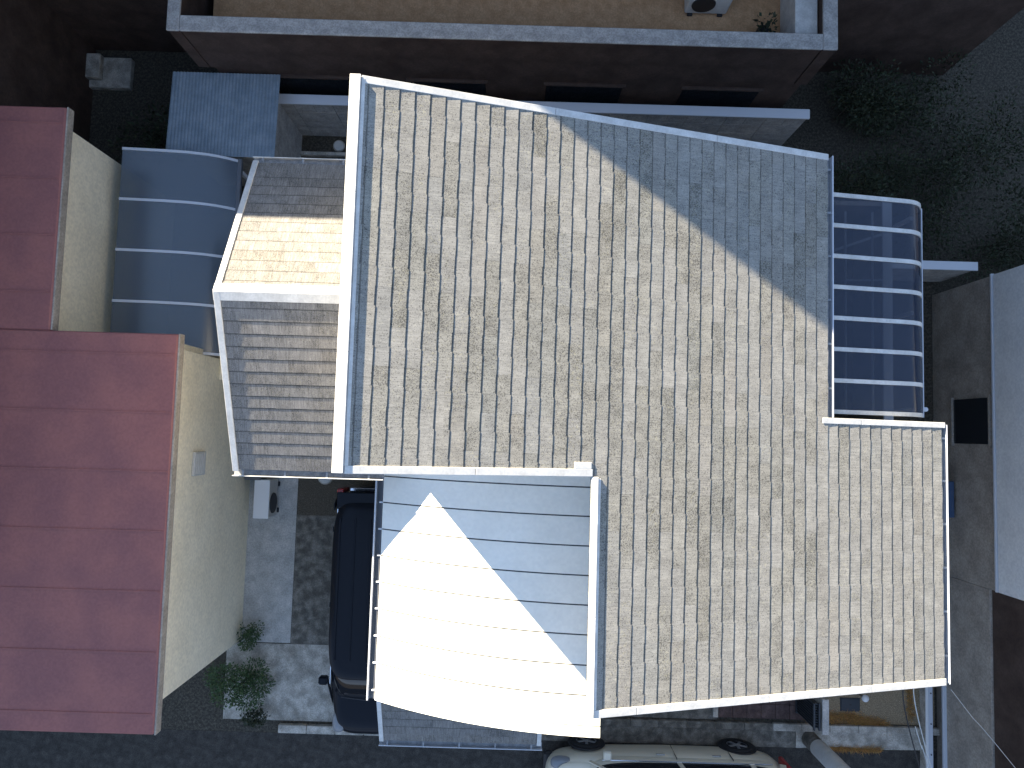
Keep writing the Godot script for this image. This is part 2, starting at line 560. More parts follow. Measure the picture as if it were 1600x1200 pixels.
func vehicle(called: String, label: String, category: String, at: Vector3, turn: float, L: float, W: float, H: float, belt: float, bonnet: float, ws: float, paint: Material, ribs: int) -> Node3D:
	var t := thing(called, label, category, at, turn)
	var hl := L / 2; var hw := W / 2
	var wr := 0.32
	# lower body, sill to belt line; the bonnet is the front part of the same skin
	var rings := []
	rings.append([outline(-hl + 0.10, hl - 0.12, hw - 0.07, 6.0, 64), 0.20])
	rings.append([outline(-hl + 0.03, hl - 0.03, hw - 0.015, 6.0, 64), 0.34])
	rings.append([outline(-hl, hl, hw, 6.0, 64), 0.58])
	rings.append([outline(-hl + 0.02, hl - 0.05, hw - 0.006, 6.0, 64), bonnet - 0.14])
	rings.append([outline(-hl + 0.05, hl - 0.16, hw - 0.05, 6.0, 64), bonnet])
	rings.append([outline(-hl + 0.07, hl - 0.40, hw - 0.13, 5.0, 64), bonnet + 0.045])
	part("body", lofted(rings), paint, t)
	# bonnet shut line and raised centre
	var bx := ws + 0.1
	var hood := [[outline(bx - 0.35, hl - 0.20, hw - 0.16, 5.0, 48), bonnet + 0.02], [outline(bx - 0.33, hl - 0.24, hw - 0.19, 5.0, 48), bonnet + 0.055], [outline(bx - 0.25, hl - 0.40, hw - 0.30, 4.5, 48), bonnet + 0.075]]
	part("bonnet", lofted(hood), paint, t)
	# shoulders between the bonnet line and the belt, behind the windscreen
	part("shoulder", lofted([[outline(-hl + 0.05, ws + 0.05, hw - 0.045, 7.0, 64, 0.0), bonnet - 0.03], [outline(-hl + 0.06, ws, hw - 0.05, 7.0, 64, 0.0), belt]]), paint, t)
	# glass between belt and roof
	var b0 := outline(-hl + 0.09, ws + 0.04, hw - 0.07, 6.0, 64, 0.03)
	var b1 := outline(-hl + 0.26, ws - 0.62, hw - 0.17, 6.0, 64, 0.02)
	part("window_glass", lofted([[b0, belt - 0.02], [b1, H - 0.05]]), M.car_glass, t)
	# roof skin
	part("roof", lofted([[outline(-hl + 0.20, ws - 0.58, hw - 0.155, 6.0, 64, 0.02), H - 0.075], [outline(-hl + 0.22, ws - 0.62, hw - 0.17, 6.0, 64, 0.02), H - 0.035], [outline(-hl + 0.34, ws - 0.76, hw - 0.28, 5.0, 64, 0.02), H]]), paint, t)
	for k in ribs:
		var z := lerpf(-hw + 0.30, hw - 0.30, float(k) / maxf(1, ribs - 1))
		part("roof_rib", bar(Vector3(-hl + 0.50, H + 0.004, z), Vector3(ws - 0.95, H + 0.004, z), 0.035, 0.016, Vector3.UP, 0.006), paint, t)
	# pillars
	for s in [-1.0, 1.0]:
		for pp in [[ws + 0.0, ws - 0.62, 0.07], [(ws - hl) * 0.5 + 0.22, (ws - hl) * 0.5 + 0.08, 0.09], [-hl + 0.75, -hl + 0.72, 0.10], [-hl + 0.14, -hl + 0.30, 0.13]]:
			var zb: float = hw - 0.066
			var zt: float = hw - 0.164
			if pp[0] > ws - 0.05:
				zb -= 0.03; zt -= 0.012
			part("pillar", bar(Vector3(pp[0], belt - 0.02, s * zb), Vector3(pp[1], H - 0.05, s * zt), pp[2], 0.02, Vector3(0, 0.1, s), 0.004), paint, t)
		part("side_mirror", box(Vector3(ws - 0.42, belt - 0.02, s * (hw + 0.06) - 0.09), Vector3(ws - 0.26, belt + 0.13, s * (hw + 0.06) + 0.09), 0.03), paint, t)
		for dx in [0.12, -1.0]:
			part("door_handle", box(Vector3(dx - 0.09, belt - 0.18, s * (hw + 0.004) - 0.014), Vector3(dx + 0.09, belt - 0.145, s * (hw + 0.004) + 0.014), 0.006), M.chrome, t)
			part("door_seam", box(Vector3(dx - 0.30, 0.36, s * (hw - 0.010) - 0.014), Vector3(dx - 0.292, belt - 0.02, s * (hw - 0.010) + 0.014), 0.001), M.black_plastic, t)
		part("belt_trim", bar(Vector3(-hl + 0.35, belt + 0.004, s * (hw - 0.058)), Vector3(ws - 0.25, belt + 0.004, s * (hw - 0.058)), 0.022, 0.016, Vector3.UP, 0.004), M.chrome, t)
		part("headlight", lofted([[outline(hl - 0.52, hl - 0.10, 0.13, 2.6, 24, 0.0), -0.04], [outline(hl - 0.50, hl - 0.13, 0.11, 2.6, 24, 0.0), 0.03]]), M.lamp_clear, t, Vector3(0, bonnet - 0.03, s * (hw - 0.22)))
		part("tail_lamp", box(Vector3(-hl + 0.005, bonnet - 0.25, s * (hw - 0.11) - 0.08), Vector3(-hl + 0.10, belt + 0.12, s * (hw - 0.11) + 0.06), 0.02), M.lamp_red, t)
		for wx in [hl - 0.86, -hl + 0.84]:
			part("wheel_arch", disc(wr + 0.07, 0.02, 32), M.black_plastic, t, Vector3(wx, wr, s * (hw - 0.006))).rotation.x = PI / 2
			var w := part("wheel", wheel_mesh(wr, 0.2), M.tyre, t, Vector3(wx, wr, s * (hw - 0.065)))
			part("rim", rim_mesh(wr, s * 0.085), M.rim, w)
	part("front_bumper", box(Vector3(hl - 0.20, 0.24, -hw + 0.20), Vector3(hl + 0.015, 0.42, hw - 0.20), 0.05), M.black_plastic, t)
	part("rear_spoiler", box(Vector3(-hl + 0.02, H - 0.10, -hw + 0.20), Vector3(-hl + 0.34, H - 0.055, hw - 0.20), 0.015), paint, t)
	part("rear_trim", box(Vector3(-hl - 0.008, belt - 0.05, -hw + 0.28), Vector3(-hl + 0.06, belt - 0.01, hw - 0.28), 0.012), M.chrome, t)
	for k in 2:
		var z0 := -0.12 + 0.5 * k
		part("wiper", bar(Vector3(ws + 0.05, belt + 0.01, z0 - 0.35), Vector3(ws - 0.02, belt + 0.05, z0 + 0.2), 0.02, 0.012), M.black_plastic, t)
	return t

# ------------------------------------------------------------------ the scene
func _ready() -> void:
	rng.seed = 4
	var cam := Camera3D.new()
	cam.name = "camera"
	add_child(cam)
	var pitch := -0.0687158067232894
	var yaw := 0.02933846767635814
	var rot := func(v: Vector3) -> Vector3:
		var r := Vector3(cos(yaw) * v.x - sin(yaw) * v.y, sin(yaw) * v.x + cos(yaw) * v.y, v.z)
		return r
	# rows of the view matrix: right, image down, forward
	var cp := cos(pitch); var sp := sin(pitch)
	var right := Vector3(1, 0, 0); var down := Vector3(0, 0, 1); var fwd := Vector3(0, -1, 0)
	var d1 := down * cp - fwd * sp
	var f1 := down * sp + fwd * cp
	var r2 := right * cos(yaw) - d1 * sin(yaw)
	var d2 := right * sin(yaw) + d1 * cos(yaw)
	cam.transform = Transform3D(Basis(r2, -d2, -f1), Vector3(0, 15.488, 0))
	cam.fov = rad_to_deg(2.0 * atan(600.0 / 1110.0))
	cam.near = 0.1
	cam.far = 400.0
	cam.current = true

	var env := Environment.new()
	env.background_mode = Environment.BG_SKY
	var sky := Sky.new()
	var sm := ProceduralSkyMaterial.new()
	sm.sky_top_color = Color(0.465, 0.56, 0.705)
	sm.sky_horizon_color = Color(0.68, 0.74, 0.82)
	sm.sky_curve = 0.12
	sm.ground_bottom_color = Color(0.12, 0.12, 0.12)
	sm.ground_horizon_color = Color(0.55, 0.60, 0.66)
	sm.sun_angle_max = 20.0
	sky.sky_material = sm
	env.sky = sky
	env.background_energy_multiplier = 0.45
	env.tonemap_mode = Environment.TONE_MAPPER_LINEAR
	env.tonemap_exposure = EXPOSURE
	env.sdfgi_enabled = true
	env.ssao_enabled = true
	env.ssil_enabled = true
	var we := WorldEnvironment.new()
	we.name = "world_environment"
	we.environment = env
	add_child(we)

	var sun := DirectionalLight3D.new()
	sun.name = "sun"
	sun.light_energy = 1.6
	sun.light_color = Color(1.0, 0.945, 0.85)
	sun.light_angular_distance = 0.5
	sun.shadow_enabled = true
	add_child(sun)
	sun.basis = Basis.looking_at(SUN_DIR.normalized())

	make_materials()
	build_ground()
	build_house()
	build_balcony_canopy()
	build_terrace_canopy()
	build_top_house()
	build_left_side()
	build_right_side()
	build_front()
	build_vehicles()

# ------------------------------------------------------------------ ground
func build_ground() -> void:
	struct("ground", sheet(rect(-120, -120, 120, 120), 0.0, 0.1), M.dark_ground)
	struct("road", sheet(rect(-60, 6.46, 60, 12.5), 0.004, 0.02), M.asphalt)
	struct("driveway", sheet(rect(-4.55, 1.9, -1.5, 6.2), 0.008, 0.02), M.dark_concrete)
	struct("side_path", sheet(rect(-5.6, -1.3, -4.56, 4.6), 0.008, 0.02), M.pale_concrete)
	struct("parking_apron", sheet(rect(-5.9, 4.62, -3.5, 6.2), 0.012, 0.02), M.concrete)
	struct("gravel_strip", sheet(rect(-4.55, -4.5, -1.6, 1.9), 0.004, 0.02), M.gravel_soil)
	struct("garden_soil", sheet(rect(6.45, 3.2, 9.15, 5.92), 0.012, 0.02), M.pebble_soil)
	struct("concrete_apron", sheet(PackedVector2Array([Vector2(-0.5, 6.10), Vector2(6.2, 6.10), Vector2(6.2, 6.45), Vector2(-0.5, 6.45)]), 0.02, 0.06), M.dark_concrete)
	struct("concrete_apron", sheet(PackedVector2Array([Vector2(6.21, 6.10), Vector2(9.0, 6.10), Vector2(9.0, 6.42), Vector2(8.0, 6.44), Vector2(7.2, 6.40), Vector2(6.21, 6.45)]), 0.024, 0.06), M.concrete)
	struct("front_pavement", sheet(rect(0.6, 3.3, 4.55, 5.92), 0.010, 0.02), M.dark_concrete)

# ------------------------------------------------------------------ the house
func build_house() -> void:
	var h := thing("house", "white house with large single slope grey shingle roof and white metal flashing in the centre", "house")
	var th := atan(0.3)
	var U := Vector3(cos(th), -sin(th), 0)
	var V := Vector3(0, 0, 1)
	var N := Vector3(sin(th), cos(th), 0)
	var O := Vector3(-1.762, HR, 0)
	var roof_y := func(x: float) -> float: return HR - 0.3 * (x + 1.762)
	# walls
	var foot := [Vector2(-1.77, -3.9), Vector2(4.22, -3.9), Vector2(4.22, -0.25), Vector2(6.16, -0.25), Vector2(6.16, 3.22), Vector2(1.36, 3.22), Vector2(1.36, 0.29), Vector2(-1.77, 0.29)]
	for i in foot.size():
		var a: Vector2 = foot[i]
		var b: Vector2 = foot[(i + 1) % foot.size()]
		var d := (b - a).normalized()
		var inward := Vector2(-d.y, d.x)
		part("wall", wall(a, b, inward, 0.13, 0.0, roof_y.call(a.x) - 0.14, roof_y.call(b.x) - 0.14), M.siding_white, h)
	# main roof deck, one piece with the two notches
	var plan := [Vector2(-0.19, -4.03), Vector2(6.375, -4.03), Vector2(6.375, -0.32), Vector2(8.375, -0.32), Vector2(8.375, 3.37), Vector2(2.955, 3.37), Vector2(2.955, 0.49), Vector2(-0.19, 0.49)]
	var pp := PackedVector3Array()
	for q in plan:
		pp.append(O + U * q.x + V * q.y - N * 0.009)
	var deck := part("main_roof", prism(pp, -N * 0.11), M.underlay, h)
	var uvs := Vector2(0.24, 0.24)
	var uvo := Vector2(0.03, 0.55)
	for k in range(0, 47):
		var u1 := k * EXPO
		var u0 := (k - 1) * EXPO
		var v0 := -3.975
		var v1 := 3.325
		if k == 0:
			u0 = -0.10
		if k <= 16:
			v1 = 0.44
		if k >= 36:
			v0 = -0.265
		if k == 46:
			u1 = 8.375
		if k == 35:
			u1 = 6.385
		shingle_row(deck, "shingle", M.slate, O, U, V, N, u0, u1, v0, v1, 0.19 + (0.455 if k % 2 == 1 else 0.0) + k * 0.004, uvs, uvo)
		if k == 17:
			pass
	# flashing: profile pieces on the roof plane
	var flash := func(called: String, u0: float, u1: float, v0: float, v1: float, h0: float, h1: float, m: Material) -> MeshInstance3D:
		var st := begin()
		add_box(st, Vector3(u0, h0, v0), Vector3(u1, h1, v1), 0.004, Transform3D(Basis(U, N, V), O))
		return part(called, done(st), m, h)
	# ridge: raised cap, its flange lying on the shingles, sheets of about 1.8 m
	var zz := -4.05
	var lens := [1.38, 1.82, 1.35]
	for l in lens:
		part("ridge_cap", box(Vector3(O.x - 0.197, HR - 0.02, zz + 0.001), Vector3(O.x - 0.072, HR + 0.066 + rng.randf_range(0, 0.001), zz + l - 0.001), 0.004), M.white_metal, h)
		zz += l
	flash.call("ridge_flange", -0.074, 0.0 - 0.030, -4.02, 0.42, -0.004, 0.0125, M.white_metal)
	# upper and lower rakes of the main slope
	for s in [[-0.07, 2.3], [2.304, 4.6], [4.604, 6.40]]:
		flash.call("rake_flashing", s[0], s[1], -4.055, -3.965, -0.14, 0.0105, M.white_metal)
	for s in [[-0.07, 1.42], [1.424, 2.90]]:
		flash.call("rake_flashing", s[0], s[1], 0.415, 0.505, -0.14, 0.019, M.white_metal)
	flash.call("rake_corner_plate", 2.66, 2.885, 0.33, 0.4165, 0.004, 0.0185, M.white_metal)
	# left edge of the front wing
	part("wing_ridge_cap", box(Vector3(O.x + 2.768, roof_y.call(O.x + 2.8) - 0.04, 0.509), Vector3(O.x + 2.856, roof_y.call(O.x + 2.856) + 0.036, 2.2), 0.004), M.white_metal, h)
	part("wing_ridge_cap", box(Vector3(O.x + 2.768, roof_y.call(O.x + 2.8) - 0.04, 2.202), Vector3(O.x + 2.856, roof_y.call(O.x + 2.856) + 0.0365, 3.395), 0.004), M.white_metal, h)
	flash.call("wing_ridge_flange", 2.976, 3.015, 0.53, 3.30, -0.004, 0.0125, M.white_metal)
	for s in [[2.98, 3.55], [3.556, 5.45], [5.456, 7.1], [7.106, 8.40]]:
		flash.call("rake_flashing", s[0], s[1], 3.30, 3.394, -0.14, 0.018, M.white_metal)
	for s in [[6.30, 6.95], [6.956, 8.44]]:
		flash.call("rake_flashing", s[0], s[1], -0.335, -0.255, -0.14, 0.0135, M.white_metal)
	# eave gutters: channel with white rim, straps across
	var gutter := func(x: float, y: float, z0: float, z1: float) -> void:
		var g := part("gutter", box(Vector3(x, y - 0.10, z0), Vector3(x + 0.105, y - 0.085, z1), 0.003), M.gutter_metal, h)
		part("gutter_back", box(Vector3(x, y - 0.085, z0), Vector3(x + 0.006, y - 0.005, z1), 0.002), M.gutter_metal, g)
		part("gutter_rim", box(Vector3(x + 0.088, y - 0.0845, z0 - 0.003), Vector3(x + 0.1055, y, z1 + 0.003), 0.004), M.alu, g)
		var z := z0 + 0.18
		while z < z1:
			part("gutter_strap", box(Vector3(x + 0.007, y - 0.030, z), Vector3(x + 0.087, y - 0.024, z + 0.03), 0.001), M.gutter_metal, g)
			z += 0.62
	gutter.call(4.345, 5.70, -4.04, -0.345)
	gutter.call(6.26, 5.125, -0.30, 3.385)
	# side gable
	var g := [5.988, -1.796, -4.071]
	var gp := part("side_roof", prism(PackedVector3Array([
		Vector3(-4.03, g[0] - 0.02, g[1]), Vector3(-4.03, g[0] - 0.02 - sin(0.40) * 2.66, g[1] + cos(0.40) * 2.66),
		Vector3(-4.03, g[0] - 0.14 - sin(0.40) * 2.64, g[1] + cos(0.40) * 2.62), Vector3(-4.03, g[0] - 0.14, g[1]),
		Vector3(-4.03, g[0] - 0.14 - sin(0.476) * 2.47, g[1] - cos(0.476) * 2.47), Vector3(-4.03, g[0] - 0.02 - sin(0.476) * 2.50, g[1] - cos(0.476) * 2.50)]), Vector3(2.18, 0, 0)), M.underlay, h)
	for side in 2:
		var a: float = 0.40 if side == 0 else 0.476
		var sg := 1.0 if side == 0 else -1.0
		var GU := Vector3(0, -sin(a), sg * cos(a))
		var GN := Vector3(0, cos(a), sg * sin(a))
		var GV := Vector3(sg, 0, 0)
		var GO := Vector3(0, g[0], g[1])
		var first := 0.219 if side == 0 else 0.179
		var count := 14 if side == 0 else 13
		for k in count:
			var u1 := first + k * EXPO
			var u0 := u1 - EXPO
			if k == 0:
				u0 = 0.06
			if k == count - 1:
				u1 = 2.655 if side == 0 else 2.50
			var x0: float = -4.0
			var x1: float = -1.86
			var v0: float = minf(x0 * sg, x1 * sg)
			var v1: float = maxf(x0 * sg, x1 * sg)
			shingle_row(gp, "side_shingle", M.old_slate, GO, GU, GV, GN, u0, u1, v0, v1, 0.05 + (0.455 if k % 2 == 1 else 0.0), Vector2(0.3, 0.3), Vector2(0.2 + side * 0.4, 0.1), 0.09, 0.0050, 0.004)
		var gb := Transform3D(Basis(GU, GN, GU.cross(GN)), GO)
		var flip: float = sg
		# barge trim at the free end, cap sheet on the ridge
		var L: float = 2.68 if side == 0 else 2.53
		var st := begin()
		var c0 := -4.071 * -flip
		var c1 := -3.985 * -flip
		add_box(st, Vector3(0.0, -0.15, minf(c0, c1)), Vector3(L, 0.022, maxf(c0, c1)), 0.004, gb)
		part("barge_trim", done(st), M.white_metal, h)
		st = begin()
		var e0 := -4.076 * -flip
		var e1 := -1.85 * -flip
		add_box(st, Vector3(-0.006, 0.004, minf(e0, e1)), Vector3(0.125, 0.021, maxf(e0, e1)), 0.004, gb)
		part("side_ridge_cap", done(st), M.white_metal, h)
		var ez: float = g[1] + sg * cos(a) * (L - 0.02)
		var ey: float = g[0] - sin(a) * L - 0.02
		var gg := part("side_gutter", box(Vector3(-4.09, ey - 0.09, ez - 0.002 if sg > 0 else ez - 0.10), Vector3(-1.86, ey - 0.075, ez + 0.10 if sg > 0 else ez + 0.002), 0.003), M.gutter_metal, h)
		var rz: float = ez + 0.088 if sg > 0 else ez - 0.102
		part("gutter_rim", box(Vector3(-4.093, ey - 0.0745, rz), Vector3(-1.86, ey + 0.004, rz + 0.014), 0.003), M.white_metal, gg)
		for k in 4:
			var sx := -3.95 + k * 0.62
			part("gutter_strap", box(Vector3(sx, ey - 0.010, minf(ez, rz)), Vector3(sx + 0.028, ey - 0.005, maxf(ez, rz)), 0.001), M.gutter_metal, gg)
	# side gable walls
	part("wall", prism(PackedVector3Array([Vector3(-3.88, 0, -3.9), Vector3(-3.88, 0, 0.40), Vector3(-3.88, 4.93, 0.40), Vector3(-3.88, 5.84, -1.796), Vector3(-3.88, 4.86, -3.9)]), Vector3(0.13, 0, 0)), M.siding_white, h)
	part("wall", box(Vector3(-3.748, 0, 0.27), Vector3(-1.772, 4.92, 0.40), 0.004), M.siding_white, h)
	part("wall", box(Vector3(-3.748, 0, -3.9), Vector3(-1.772, 4.84, -3.77), 0.004), M.siding_white, h)
	# ground floor front room under the balcony
	part("wall", box(Vector3(-1.74, 0, 0.292), Vector3(-1.61, 3.72, 4.06), 0.006), M.siding_white, h)
	part("wall", box(Vector3(-1.608, 0, 3.93), Vector3(1.3, 3.72, 4.06), 0.006), M.siding_white, h)
	part("wall", box(Vector3(1.302, 0, 3.222), Vector3(1.43, 3.72, 4.06), 0.006), M.siding_white, h)
	part("wall", box(Vector3(-1.74, 0, 4.77), Vector3(0.42, 2.84, 4.9), 0.006), M.siding_white, h)
	part("wall", box(Vector3(-1.74, 0, 4.062), Vector3(-1.61, 2.84, 4.768), 0.006), M.siding_white, h)
	part("wall", box(Vector3(0.29, 0, 4.062), Vector3(0.42, 2.84, 4.768), 0.006), M.siding_white, h)
	part("balcony_floor", box(Vector3(-1.606, 2.85, 0.295), Vector3(1.3, 2.95, 3.928), 0.004), M.pale_concrete, h)
	# lower roof in front of the balcony
	var la := 0.50
	var LU := Vector3(0, -sin(la), cos(la))
	var LN := Vector3(0, cos(la), sin(la))
	var LO := Vector3(0, 3.56, 4.07)
	var lp := part("lower_roof", prism(PackedVector3Array([Vector3(-2.06, 3.54, 4.065), Vector3(-2.06, 3.54 - sin(la) * 1.43, 4.065 + cos(la) * 1.43), Vector3(-2.06, 3.42 - sin(la) * 1.40, 4.065 + cos(la) * 1.40), Vector3(-2.06, 3.42, 4.065)]), Vector3(2.70, 0, 0)), M.underlay, h)
	for k in 8:
		var u1 := 0.18 + k * EXPO
		if k == 7:
			u1 = 1.435
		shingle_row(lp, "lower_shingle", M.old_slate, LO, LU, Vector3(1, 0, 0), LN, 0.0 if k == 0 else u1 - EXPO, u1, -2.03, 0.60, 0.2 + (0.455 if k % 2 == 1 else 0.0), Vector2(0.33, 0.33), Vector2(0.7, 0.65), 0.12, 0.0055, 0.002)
	for x in [-2.10, 0.605]:
		var st := begin()
		add_box(st, Vector3(-0.02, -0.13, -0.0), Vector3(1.45, 0.022, 0.075), 0.004, Transform3D(Basis(LU, LN, Vector3(-1, 0, 0)), LO + Vector3(x + 0.075, 0, 0)))
		part("barge_trim", done(st), M.white_metal, h)
	var ly := 3.56 - sin(la) * 1.45
	var lz := 4.07 + cos(la) * 1.44
	var lg := part("lower_gutter", box(Vector3(-2.11, ly - 0.09, lz), Vector3(0.70, ly - 0.075, lz + 0.105), 0.003), M.gutter_metal, h)
	part("gutter_rim", box(Vector3(-2.113, ly - 0.0745, lz + 0.088), Vector3(0.703, ly + 0.002, lz + 0.104), 0.004), M.alu, lg)
	for k in 5:
		var sx := -1.98 + k * 0.62
		part("gutter_strap", box(Vector3(sx, ly - 0.012, lz), Vector3(sx + 0.028, ly - 0.006, lz + 0.09), 0.001), M.gutter_metal, lg)
	# rear balcony behind the blue canopy
	part("balcony_floor", box(Vector3(4.222, 2.85, -3.85), Vector3(6.1, 2.97, -0.255), 0.004), M.dark_concrete, h)
	part("balcony_parapet", box(Vector3(6.02, 2.4, -3.9), Vector3(6.14, 4.02, -0.255), 0.006), M.taupe_base, h)
	part("balcony_parapet", box(Vector3(4.225, 2.4, -3.98), Vector3(6.14, 4.02, -3.902), 0.006), M.taupe_base, h)
	part("parapet_cap", box(Vector3(6.0, 4.022, -3.99), Vector3(6.16, 4.05, -0.256), 0.006), M.alu, h)
	part("balcony_window", box(Vector3(4.224, 3.02, -2.9), Vector3(4.26, 4.95, -1.2), 0.004), M.window_glass, h)
	part("front_window", box(Vector3(2.6, 3.6, 3.224), Vector3(4.2, 4.7, 3.26), 0.004), M.window_glass, h)

# ------------------------------------------------------------------ white curved canopy over the front balcony
func canopy_y(x: float) -> float:
	var t := clampf((1.34 - x) / 3.3, 0.0, 1.05)
	return 5.45 - 1.13 * (0.14 * t + 0.86 * pow(t, 2.1))

func build_balcony_canopy() -> void:
	var t := thing("balcony_canopy", "white curved panel canopy over the front balcony with dark gutter on its left", "canopy")
	var prof := PackedVector2Array()
	for i in 25:
		var x := lerpf(-1.955, 1.345, i / 24.0)
		prof.append(Vector2(x, canopy_y(x)))
	var low := PackedVector2Array()
	for q in prof:
		low.append(q - Vector2(0, 0.012))
	var zs := [0.31, 0.73, 1.135, 1.545, 1.95, 2.355, 2.76, 3.17, 3.575, 3.985]
	for i in zs.size() - 1:
		part("panel", strip(prof, zs[i] + 0.0095, zs[i + 1] - 0.0095, 0.006), M.canopy_white, t)
		part("joint_strip", strip(low, zs[i + 1] - 0.02, zs[i + 1] + 0.02, 0.02), M.joint_grey, t)
		part("clip", box(Vector3(-2.01, canopy_y(-1.955) - 0.015, zs[i + 1] - 0.012), Vector3(-1.95, canopy_y(-1.955) + 0.008, zs[i + 1] + 0.012), 0.003), M.alu, t)
	var edge := PackedVector2Array()
	for q in prof:
		edge.append(q + Vector2(0, 0.006))
	part("edge_trim", strip(edge, 3.992, 4.13, 0.05), M.canopy_white, t)
	var ly := canopy_y(-1.955)
	var g := part("gutter", box(Vector3(-2.085, ly - 0.12, 0.38), Vector3(-1.965, ly - 0.105, 4.14), 0.003), M.alu_dark, t)
	part("gutter_rim", box(Vector3(-2.0855, ly - 0.1045, 0.375), Vector3(-2.062, ly - 0.005, 4.145), 0.004), M.alu, g)
	part("gutter_back", box(Vector3(-1.985, ly - 0.1045, 0.385), Vector3(-1.966, ly - 0.02, 4.12), 0.003), M.alu_dark, g)
	for z in [0.7, 3.95]:
		part("post", box(Vector3(-1.72, 3.722, z - 0.03), Vector3(-1.66, canopy_y(-1.69) - 0.04, z + 0.03), 0.004), M.alu, t)
	part("beam", box(Vector3(-1.73, canopy_y(-1.69) - 0.10, 0.39), Vector3(-1.65, canopy_y(-1.69) - 0.04, 4.10), 0.004), M.alu, t)

# ------------------------------------------------------------------ blue translucent canopy over the rear balcony
func build_terrace_canopy() -> void:
	var t := thing("terrace_canopy", "translucent blue canopy with seven panes and white curved rafters over the rear balcony", "canopy")
	var prof := PackedVector2Array()
	for i in 9:
		var x := lerpf(4.235, 5.85, i / 8.0)
		prof.append(Vector2(x, 5.26 - 0.17 * (x - 4.235)))
	var cx := 5.85
	var cy := prof[8].y
	for i in range(1, 9):
		var a := i / 8.0
		prof.append(Vector2(cx + 0.44 * sin(a * PI * 0.42) / sin(PI * 0.42), cy - 0.075 * a - 0.36 * a * a))
	var zs := [-3.66, -3.20, -2.74, -2.28, -1.82, -1.36, -0.90, -0.445]
	for i in 7:
		part("pane", strip(prof, zs[i] + 0.02, zs[i + 1] - 0.02, 0.003), M.smoke_blue, t)
	var top := PackedVector2Array()
	for q in prof:
		top.append(q + Vector2(0, 0.022))
	for z in zs:
		part("rafter", strip(top, z - 0.030, z + 0.030, 0.055), M.white_metal, t)
	var e := prof[prof.size() - 1]
	part("gutter", box(Vector3(e.x - 0.01, e.y - 0.08, -3.70), Vector3(e.x + 0.06, e.y + 0.01, -0.42), 0.012), M.alu_dark, t)
	part("gutter_rim", box(Vector3(e.x + 0.045, e.y + 0.011, -3.70), Vector3(e.x + 0.062, e.y + 0.02, -0.42), 0.003), M.alu, t)
	part("wall_rail", box(Vector3(4.222, 5.22, -3.70), Vector3(4.27, 5.30, -0.43), 0.004), M.alu, t)
	for z in [-3.55, -2.05, -0.50]:
		part("post", box(Vector3(e.x - 0.12, 4.051, z - 0.03), Vector3(e.x - 0.06, e.y - 0.02, z + 0.03), 0.004), M.alu, t)
	part("downpipe", tube(PackedVector3Array([Vector3(6.42, 4.5, -0.55), Vector3(6.42, 0.0, -0.55)]), 0.035, 0.035, 12), M.alu, t)
	for k in 2:
		var x := 5.12 + k * 0.42
		var p := part("laundry_pole", tube(PackedVector3Array([Vector3(x, 4.62, -3.6), Vector3(x, 4.62, -0.5)]), 0.018, 0.018, 10), M.alu, self)
		tag(p, ["thin laundry pole under the blue canopy, the one nearer the grey roof", "thin laundry pole under the blue canopy, the one nearer its curved edge"][k], "laundry pole", "laundry poles under the blue canopy")
	var rail := thing("balcony_rail", "pale metal frame leaning under the two uppermost panes of the blue canopy", "frame")
	part("rail", bar(Vector3(5.05, 4.3, -3.05), Vector3(5.85, 4.3, -3.35), 0.04, 0.03), M.alu, rail)
	part("rail", bar(Vector3(5.3, 4.25, -2.6), Vector3(5.9, 4.25, -2.62), 0.03, 0.03), M.alu, rail)

